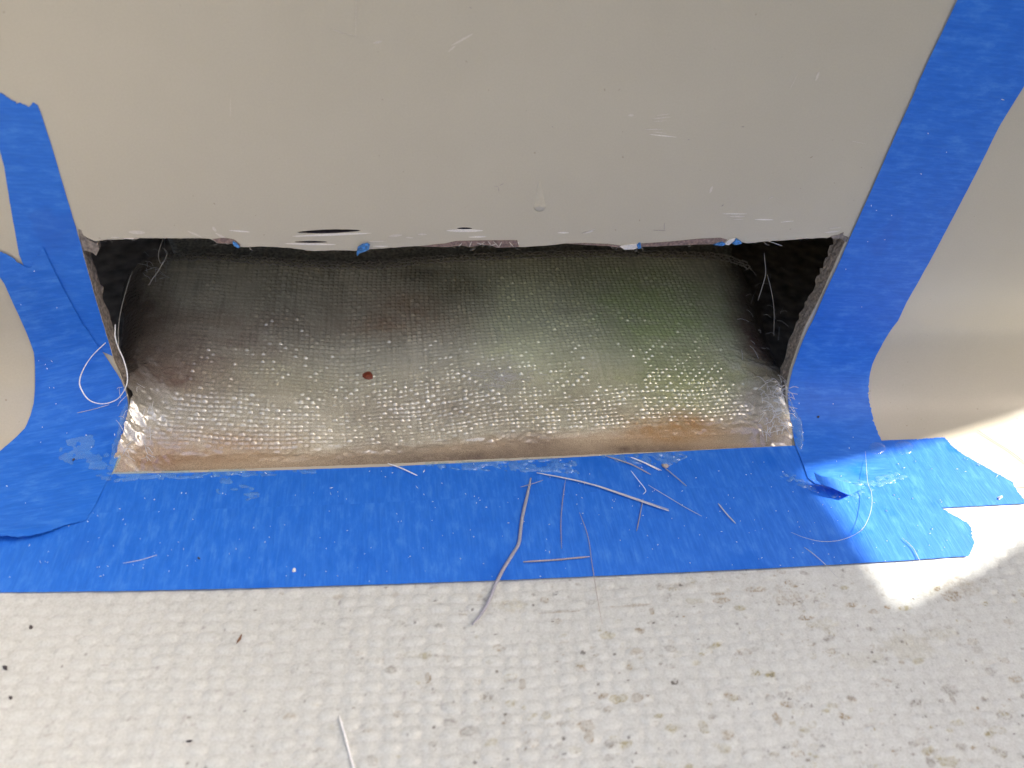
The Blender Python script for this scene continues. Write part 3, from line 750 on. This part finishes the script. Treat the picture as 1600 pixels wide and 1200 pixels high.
# ------------------------------------------------------------------ blue masking tape
def tape(poly_px, mat, off, label, axis_px, lift=None, step=.0030, th=.00016, name="masking_tape", torn=()):
    """outline -> strip of tape on the moulding; axis_px gives the strip's length direction"""
    pts = [];
    n = len(poly_px)
    us = trace(poly_px)
    dense = []
    for i in range(n):
        a, b = us[i], us[(i+1) % n]
        tr = (i in torn)
        m = max(1, int(np.ceil(np.linalg.norm(b-a)/(.0008 if tr else .003))))
        for k in range(m):
            p = a+(b-a)*k/m
            if tr and k: p = p + rng.normal(0, .00022, 2)
            elif k: p = p + rng.normal(0, .00003, 2)
            dense.append(p)
    poly = np.array(dense)
    lo, hi = poly.min(0), poly.max(0)
    ax = np.array(us_of(*axis_px[1]))-np.array(us_of(*axis_px[0])); ax /= np.linalg.norm(ax); ay = np.array([-ax[1], ax[0]])
    V, T = region(poly, np.arange(lo[0], hi[0], step), np.arange(lo[1], hi[1], step*.75), (), step*.45)
    L = np.zeros(len(V)) if lift is None else lift(V)
    wv = .00004*(vnoise(V[:, 0]*120+off*1e5, V[:, 1]*120, 17)-.4)
    P, Nn = surf(V); top = P+Nn*(off+np.maximum(L+wv, 0))[:, None]; bt = P+Nn*(off-th+L*.97)[:, None]
    k = len(V)
    if np.dot(np.cross(top[T[0,1]]-top[T[0,0]], top[T[0,2]]-top[T[0,0]]), Nn[T[0,0]]) < 0: T = T[:, ::-1]
    re = rim_edges(T)
    Fc = [tuple(t) for t in T.tolist()] + [tuple(k+i for i in t[::-1]) for t in T.tolist()]
    V2, extra = [top, bt], []
    rim = sorted({a for a, b in re}); ri = {a: j for j, a in enumerate(rim)}; q = 2*k; nr = len(rim)
    V2 += [top[rim], bt[rim]]
    Fc += [(q+ri[a], q+nr+ri[a], q+nr+ri[b], q+ri[b]) for a, b in re]
    uv = np.stack([V@ax, V@ay], 1)
    uv = np.concatenate([uv, uv, uv[rim], uv[rim]])
    o = mesh_obj(name, np.concatenate(V2), Fc, mat, uv=uv)
    tag(o, label, "masking tape", "strips of blue masking tape round the cut")
    return o
T_A = [(-40,118),(-14,134),(0,145),(10,151),(20,157),(26,162),(32,160),(39,163),(45,167),(52,159),(59,164),(67,185),(82,232),(102,300),(125,376),(133,407),(151,472),(166,522),(176,556),(150,545),(60,470),(30,397),(15,312),(7,260),(0,235),(-12,190)]
T_D = [(-80,752),(60,744),(178,741),(200,741),(300,739),(450,735),(600,730),(700,725),(800,720.5),(950,712),(1050,706.5),(1150,701),(1240,697),(1375,689),(1425,687),(1475,684),(1487,697),(1507,712),(1532,726),(1557,740),(1582,754),(1584,760),(1600,781),(1606,787),(1469,794),(1200,806),(800,822),(400,842),(-80,866)]
T_E = [(-90,811),(0,808),(200,801),(400,794),(550,789),(700,781),(850,774),(1000,766),(1130,763),(1250,760),(1395,752),(1440,768),(1469,794),(1487,805),(1510,817),(1517,827),(1519,842),(1522,850),(1517,862),(1512,870),(1492,871),(1425,876),(1325,882),(1200,889),(1027,897),(800,907),(600,914),(400,920),(200,924.5),(0,927),(-90,929)]
T_B = [(-30,388),(-12,390),(0,392),(10,395),(22,402),(32,410),(43,417),(50,416),(55,407),(68,385),(97,445),(130,505),(152,537),(178,575),(190,594),(197,612),(201,632),(200,645),(197,667),(191,700),(185,716),(177,738),(167,755),(150,790),(135,815),(128,818),(112,822),(100,826),(75,837),(55,844),(30,847),(0,848),(-40,842),(-75,825),(-95,790),(-60,750),(0,707),(22,688),(40,670),(49,649),(54,630),(56,592),(54,550),(45,525),(25,480),(8,442),(-10,415)]
T_C = [(1512,-32),(1494,0),(1467,57),(1450,92),(1435,125),(1425,150),(1400,205),(1360,297),(1326,372),(1312,405),(1288,456),(1269,500),(1252,535),(1244,557),(1234,590),(1230,615),(1233,650),(1238,675),(1242,697),(1252,722),(1262,749),(1272,757),(1300,762),(1340,763),(1372,752),(1392,737),(1384,712),(1376,689),(1362,650),(1356,622),(1357,590),(1362,568),(1375,542),(1402,500),(1415,472),(1450,410),(1487,340),(1525,267),(1560,196),(1600,131),(1690,-30)]
up_end = us_of(52, 160)
tape(T_A, M_TAPE[0], .00028, "narrow blue tape strip up the wall left of the cut, torn at its top", ((100,300),(130,400)), torn=tuple(range(0, 10)), step=.004)
tape(T_D, M_TAPE[1], .00030, "upper of two blue tape strips under the cut, its torn end reaching furthest right", ((300,760),(1200,730)), torn=tuple(range(14, 22)))
tape(T_E, M_TAPE[2], .00052, "lower of two blue tape strips under the cut, edging the nonskid floor", ((300,870),(1200,830)), torn=tuple(range(11, 19)))
e0 = trace([(135,815),(75,837),(0,848),(-60,835)])
def lift_b(V):
    d = np.full(len(V), 1e9)
    for a, b in zip(e0[:-1], e0[1:]):
        ab = b-a; t = np.clip(((V-a)@ab)/(ab@ab), 0, 1); d = np.minimum(d, np.linalg.norm(V-(a+t[:, None]*ab), axis=1))
    f = np.clip(1-d/.020, 0, 1)**2
    along = np.clip((e0[0][0]-V[:, 0])/.035, 0, 1)
    return .0050*f*along
def lift_c(V):
    d = np.linalg.norm(V-np.array(us_of(1300,764)), axis=1)
    return .0*d
tape(T_B, M_TAPE[3], .00078, "left blue tape strip curving from wall onto floor with a lifted rounded end", ((110,520),(150,640)), lift=lift_b, torn=(0,1,2,3,4,5,6,7,8,24,25,26,27,28,29,30))
tape(T_C, M_TAPE[4], .00074, "long straight blue tape strip running up the wall right of the cut", ((1500,100),(1300,500)), torn=(24,25,26,27,28,29))
# little folded-over corner of that strip, standing proud
tape([(1266,750),(1277,756),(1330,762),(1352,764),(1338,772),(1322,782),(1300,776),(1278,769),(1270,762)], M_TAPE[4], .0010, "small folded flap of blue tape casting a shadow in the sunlit patch", ((1270,755),(1340,766)),
     lift=lambda V: .0042*np.clip((np.array(us_of(1352,764))[0]-V[:, 0])/.02, 0, 1), step=.0015, name="tape_flap")

# scraps of tape caught on the ragged top of the cut
def scrap(pts, label, off=.0010):
    o = flake("tape_scrap", pts, M_SCRAP, off, None, .0008)
    tag(o, label, "tape scrap", "scraps of blue tape on the cut edge")
M_SCRAP = simple("scrap_blue", (.05, .20, .50), .5, 900, .6, .0006)
scrap([(557,394),(559,384),(566,379),(574,377.5),(578,380),(576,387),(570,390),(561,393),(559,397)], "curled blue and white scrap of tape on the cut edge below the two saw slits", .0016)
scrap([(364,376),(370,379),(375,385),(372,386),(365,381)], "tiny blue tape scrap at the notch left of the saw slits")
scrap([(994,381),(1000,378),(1001,386),(996,387)], "blue scrap beside the right hanging white chip under the wall edge")
scrap([(1114,381),(1128,377),(1133,380),(1128,382.5)], "thin blue scrap just left of the slanted white chip")
scrap([(1143,379),(1150,371.5),(1157,376),(1158,379),(1148,381)], "blue scrap right of the slanted white chip near the dark right corner")

# ------------------------------------------------------------------ resin smeared over the tape edges
def resin(poly_px, label, hmax, off, seed, sc_=(420, 420), thr=.45, step=.0006):
    us = trace(poly_px); lo, hi = us.min(0), us.max(0)
    V, T = region(densify(us, .0012, .0002), np.arange(lo[0], hi[0], step), np.arange(lo[1], hi[1], step), (), step*.4)
    re = rim_edges(T); rim = np.array(sorted({a for a, b in re}))
    dd = np.min(np.linalg.norm(V[:, None]-V[rim][None], axis=2), 1)
    nz = fbm(V[:, 0]*sc_[0], V[:, 1]*sc_[1], seed, 3)
    hgt = np.clip((nz-thr)*4, 0, 1)*np.clip(dd/.0015, 0, 1)
    keep = (hgt[T] > .02).any(1); T = T[keep]
    P, Nn = surf(V); P = P+Nn*(off+hmax*np.sqrt(hgt))[:, None]
    if np.dot(np.cross(P[T[0,1]]-P[T[0,0]], P[T[0,2]]-P[T[0,0]]), Nn[T[0,0]]) < 0: T = T[:, ::-1]
    o = mesh_obj("resin_smear", P, T, M_RESIN); tag(o, label, "resin smear", "smears of clear resin on the tape"); return o
resin([(200,628),(204,640),(200,665),(196,700),(188,722),(180,738),(168,736),(176,700),(186,668),(190,645)], "clear resin smear running up the left edge of the cut", .0008, .0009, 101, (500, 300), .40)
resin([(150,745),(170,740),(230,738),(300,736.5),(380,735),(400,742),(300,750),(225,752),(180,756),(160,752)], "glossy resin smear along the tape under the left corner of the cut", .0008, .00078, 102, (300, 600), .44)
resin([(660,724),(760,721),(860,716),(900,722),(905,742),(860,738),(800,738),(720,736),(670,731)], "beaded resin smear on the tape under the middle of the cut", .0008, .0004, 103, (380, 560), .47)
resin([(930,712),(1000,709),(1060,707),(1075,714),(1050,728),(990,726),(940,720)], "small resin smear on the tape under the right half of the cut", .0007, .0004, 104, (420, 480), .47)
resin([(1231,618),(1242,640),(1252,660),(1256,690),(1250,705),(1243,696),(1237,675),(1232,650)], "resin smear spilling over the right tape beside the cloth corner", .0007, .0008, 105, (420, 420), .42)
resin([(330,740),(400,738),(470,736),(520,734),(500,742),(430,745),(360,748),(420,775),(380,785),(340,772)], "thin resin streaks on the tape under the left third of the cut", .0004, .0006, 106, (260, 700), .55)
resin([(1205,740),(1240,744),(1300,752),(1345,752),(1400,740),(1420,748),(1370,765),(1330,785),(1290,778),(1230,755)], "resin streaks on the tape around the folded flap", .0006, .0010, 107, (500, 900), .52)
resin([(95,690),(150,680),(190,668),(182,715),(170,736),(120,735),(92,718)], "pale dried resin film on the left tape beside the corner of the cut", .0004, .0008, 109, (160, 160), .5)
for (x, y, rx, ry, lb) in ((1369,702,14,10,"left of two clear resin drops on the tape at right"), (1411,701,15,11,"right of two clear resin drops on the tape at right")):
    tag(dome("resin_drop", x, y, rx, ry, .0005, M_CLEAR, None, .00075), lb, "resin drop", "clear resin drops on the tape")

# ------------------------------------------------------------------ loose strands and crumbs
def lay(pts, h): 
    us = trace(pts); P, Nn = surf(us); h = np.full(len(pts), h) if np.isscalar(h) else np.asarray(h)
    return P + Nn*h[:, None]
def strand(pts, r, mat, label, h=.0012, bundle=1, flat=1.0, taper=.5, name="glass_strand"):
    r = r*.82; base = smooth_path(lay(pts, h), 8); n = len(base); paths, rads = [], []
    for b in range(bundle):
        q = base.copy()
        if bundle > 1:
            f = np.linspace(-.2, 1, n)[:, None]; q = q + rng.normal(0, r*.6, 3)*[1, 1, .3]*(.6+np.clip(f, 0, 1)*1.2)
        q += np.cumsum(rng.normal(0, r*.035, q.shape), 0)*[1, 1, 0]
        prof = np.minimum(1, taper+np.sin(np.linspace(0, math.pi, n))*1.2)
        paths.append(q); rads.append(r*prof/(1 if bundle == 1 else 1.7))
    V, Fc = tube(paths, rads, 7, flat)
    o = mesh_obj(name, V, Fc, mat); tag(o, label, "glass strand", "loose glass strands"); return o
strand([(829,750),(824,775),(815,815),(811,850),(802,868),(788,890),(775,915),(762,945),(750,965),(737,981)], .00085, M_GREYF, "thickest grey glass strand bent across the lower tape onto the floor", .0014, flat=.6)
strand([(817,880.5),(870,877),(921,872)], .00042, M_TANF, "straight greyish strand lying level on the tape right of the thick bent one", .0011)
strand([(838,742),(890,752),(930,762),(960,772),(1000,786),(1044,801)], .00030, M_GLASS, "bright frayed bundle of strands slanting down to the right on the tape", .0013, bundle=5)
strand([(883,752),(878,790),(876,822),(877,860)], .00018, M_TANF, "fine upright strand on the tape between thick bent strand and bright bundle", .0010)
strand([(905,803),(918,840),(924,880),(931,925),(940,978)], .00016, M_TANF, "hair fine strand running off the tape onto the stained floor", .0010)
strand([(985,717),(1005,725),(1030,737)], .00045, M_BRIGHT, "short bright strand close under the cut, left of the small crumb", .0012, bundle=2)
strand([(945,715),(985,728),(1016,744)], .00034, M_TANF, "dull strand just below the short bright one under the cut", .0012)
strand([(1036,732),(1052,745),(1072,762)], .00030, M_GREYF, "thin grey strand trailing from the small crumb on the tape", .0011)
strand([(985,738),(996,752),(1008,768),(1004,775)], .00020, M_BRIGHT, "tiny bright strand under the dull strand on the tape", .0011)
strand([(1121,789),(1133,804),(1148,820)], .00036, M_GLASS, "lone short pale strand on the tape left of the sunlit patch", .0011)
strand([(1004,782),(999,808),(994,832)], .00026, M_GREYF, "short dull strand standing under the bright bundle", .0010)
strand([(1012,760),(1045,780),(1070,795),(1096,809)], .00016, M_GLASS, "hair fine strand above the end of the bright bundle", .0010)
strand([(606,727),(628,735),(652,746)], .00036, M_BRIGHT, "short bright strand under the cut left of the resin beads", .0012)
strand([(193,882),(220,877),(246,869)], .00015, M_GLASS, "faint fine strand on the tape below the lifted rounded tape end", .0008)
strand([(812,766),(830,761),(848,755)], .00020, M_GREYF, "tiny strand crossing the top of the thick bent strand", .0020)
strand([(530,1119),(538,1145),(546,1175),(554,1206),(558,1225)], .00055, M_BRIGHT, "straight white strand on the nonskid floor at the bottom edge", .0006)
strand([(1351,708),(1351,760),(1356,778),(1356,800),(1350,822),(1338,840),(1312,852),(1282,853),(1256,845),(1235,834)], .00012, M_GLASS, "hooked fine strand arching over the sunlit tape", [.001,.0035,.004,.0045,.0045,.0045,.004,.003,.002,.001])
strand([(1255,857),(1270,868),(1288,884),(1300,897),(1311,908)], .00018, M_GLASS, "fine strand crossing the lower tape edge at the sun boundary", .0010)
strand([(1408,843),(1424,858),(1434,876),(1441,890)], .00015, M_GLASS, "fine strand crossing the tape edge inside the sunlit patch", .0012)
strand([(1526,673),(1555,692),(1580,708),(1615,736)], .00022, M_TANF, "thin strand on bare gelcoat beyond the right tape end", .0006)
strand([(1188,376),(1205,381),(1225,388)], .00016, M_BRIGHT, "fine bright strand across the dark right corner of the cut", -.002)
LOOP = [(217,402),(208,408),(200,425),(195,445),(190,465),(185,482),(181,505),(183,520),(189,536),(198,555),(205,578),(205,598),(198,616),(186,628),(166,634),(147,628),(136,613),(131,595),(136,573),(148,552),(166,534)]
LH = [-.018,-.016,-.013,-.010,-.006,-.003,.001,.003,.004,.005,.006,.006,.006,.005,.005,.005,.005,.005,.004,.003,.001]
strand(LOOP[4:9], .00018, M_FRAY, "dull end of glass strand rising from the hanging loop into the dark left corner", [-.02,-.016,-.009,-.002,.003])
strand(LOOP[6:], .00034, M_BRIGHT, "pale loop of glass strand hanging over the left edge of the cut", LH[6:], bundle=1, taper=.8, flat=.5)
strand([(122,646),(145,641),(172,633)], .00016, M_GLASS, "faint short strand below the hanging loop on the left tape", .0012)
strand([(240,412),(232,440),(238,455),(246,437),(238,428)], .00016, M_FRAY, "curled dull strand in the dark left corner of the cut", [-.02]*5)
strand([(243,442),(236,456),(226,470),(220,480)], .00020, M_FRAY, "short dull strand below the curled one in the left corner", [-.016]*4)
strand([(1170,415),(1185,404),(1198,408),(1206,418)], .00022, M_FRAY, "arched dull strand in the dark right corner of the cut", [-.02]*4)
strand([(1214,425),(1216,455),(1213,470),(1203,500)], .00024, M_FRAY, "forked dull strand hanging in the dark right corner", [-.016]*4)
strand([(1216,455),(1222,480),(1227,510),(1229,540)], .00016, M_FRAY, "long thin dull strand near the right edge of the cut", [-.014]*4)

def crumb(px, py, rx, ry, h, mat, label, cat, name, where="skin", ang=0.0, off=.0006):
    n = 9; V = []
    c = cloth_hit(px, py) if where == "cloth" else None
    for lvl, (f, z) in enumerate(((1.0, 0.0), (.85, .6), (.45, 1.0))):
        for k in range(n):
            a = 2*math.pi*k/n; rr = f*(1+.25*rng.normal()*.8)
            x, y = rx*rr*math.cos(a), ry*rr*math.sin(a)
            qx, qy = px+x*math.cos(ang)-y*math.sin(ang), py+x*math.sin(ang)+y*math.cos(ang)
            if where == "cloth": p = cloth_hit(qx, qy)+np.array([0, 0, off+z*h])
            elif where == "floor": p = floor_pt(qx, qy)+np.array([0, 0, -.0003+z*h])
            else: p = lay([(qx, qy)], off+z*h)[0]
            V.append(p)
    Fc = [(l*n+k, l*n+(k+1) % n, (l+1)*n+(k+1) % n, (l+1)*n+k) for l in range(2) for k in range(n)]
    Fc += [tuple(range(2*n, 3*n)), tuple(range(n))[::-1]]
    o = mesh_obj(name, V, Fc, mat, smooth=False); tag(o, label, cat)
crumb(575, 588, 8, 6, .0011, M_RUST, "rust red chip stuck on the wet cloth", "wood chip", "wood_chip", "cloth")
crumb(374, 998, 8, 1.6, .0007, M_BROWN, "brown splinter lying on the nonskid floor at left", "splinter", "splinter", "floor", -1.05)
crumb(295, 1157.5, 5, 1.6, .0006, M_SPECK, "dark sliver on the nonskid floor below the brown splinter", "sliver", "splinter", "floor", -.2)
crumb(48, 980, 3, 3.2, .0009, M_SPECK, "dark speck on the floor nearest the lower tape at far left", "speck", "dirt_speck", "floor")
crumb(8, 1043, 3.2, 4, .0009, M_SPECK, "dark seed like speck at the left edge of the floor", "speck", "dirt_speck", "floor")
crumb(16, 1090, 3.2, 2.6, .0009, M_SPECK, "lowest dark speck near the left edge of the floor", "speck", "dirt_speck", "floor")
crumb(1039, 730, 6, 3, .0009, M_TANF, "small pale crumb on the tape under the right half of the cut", "crumb", "resin_crumb", "skin", .25, .0007)
crumb(116, 721, 2.4, 1.6, .0006, M_SPECK, "black speck on the left tape beside the dried resin film", "speck", "dirt_speck", "skin", -.5, .001)
crumb(1277, 653, 2.0, 1.6, .0006, M_SPECK, "black speck on the right tape beside the cut", "speck", "dirt_speck", "skin", 0, .001)
crumb(460, 893, 3.0, 3.0, .0008, M_BRIGHT, "white flake on the lower tape edge at left of centre", "flake", "resin_crumb", "skin", 0, .0007)
crumb(1562, 779, 3.6, 2.4, .0008, M_BRIGHT, "white flake on the torn far right end of the upper tape", "flake", "resin_crumb", "skin", -.7, .0005)
crumb(311, 874, 2, 1.6, .0006, M_SPECK, "black speck on the lower tape left of the white flake", "speck", "dirt_speck", "skin", 0, .0007)

# glass dust scattered over the tape
V, Fc = [], []
polys = [np.array(T_E), np.array(T_D), np.array(T_C), np.array(T_B)]
k = 0
while k < 300:
    px, py = rng.uniform(0, 1580), rng.uniform(150, 920)
    q = np.array([[px, py]])
    if not any(inside(q, p)[0] for p in polys): continue
    if py < 600 and rng.random() < .7: continue
    L, W, a = rng.uniform(.5, 2.2)*(1.6 if rng.random() < .08 else .8), rng.uniform(.35, .8), rng.uniform(0, 3.14)
    P = lay([(px+L*math.cos(a), py+L*math.sin(a)), (px-W*math.sin(a), py+W*math.cos(a)), (px-L*math.cos(a), py-L*math.sin(a)), (px+W*math.sin(a), py-W*math.cos(a))], .0009)
    top = P.mean(0)+np.array([0, 0, .0003]); b = len(V)
    V += list(P)+[top]; Fc += [(b, b+1, b+4), (b+1, b+2, b+4), (b+2, b+3, b+4), (b+3, b, b+4)]
    k += 1
o = mesh_obj("glass_dust", np.array(V), Fc, M_BRIGHT, smooth=False)
tag(o, "fine white glass dust sprinkled over the blue tape", "dust", kind="stuff")
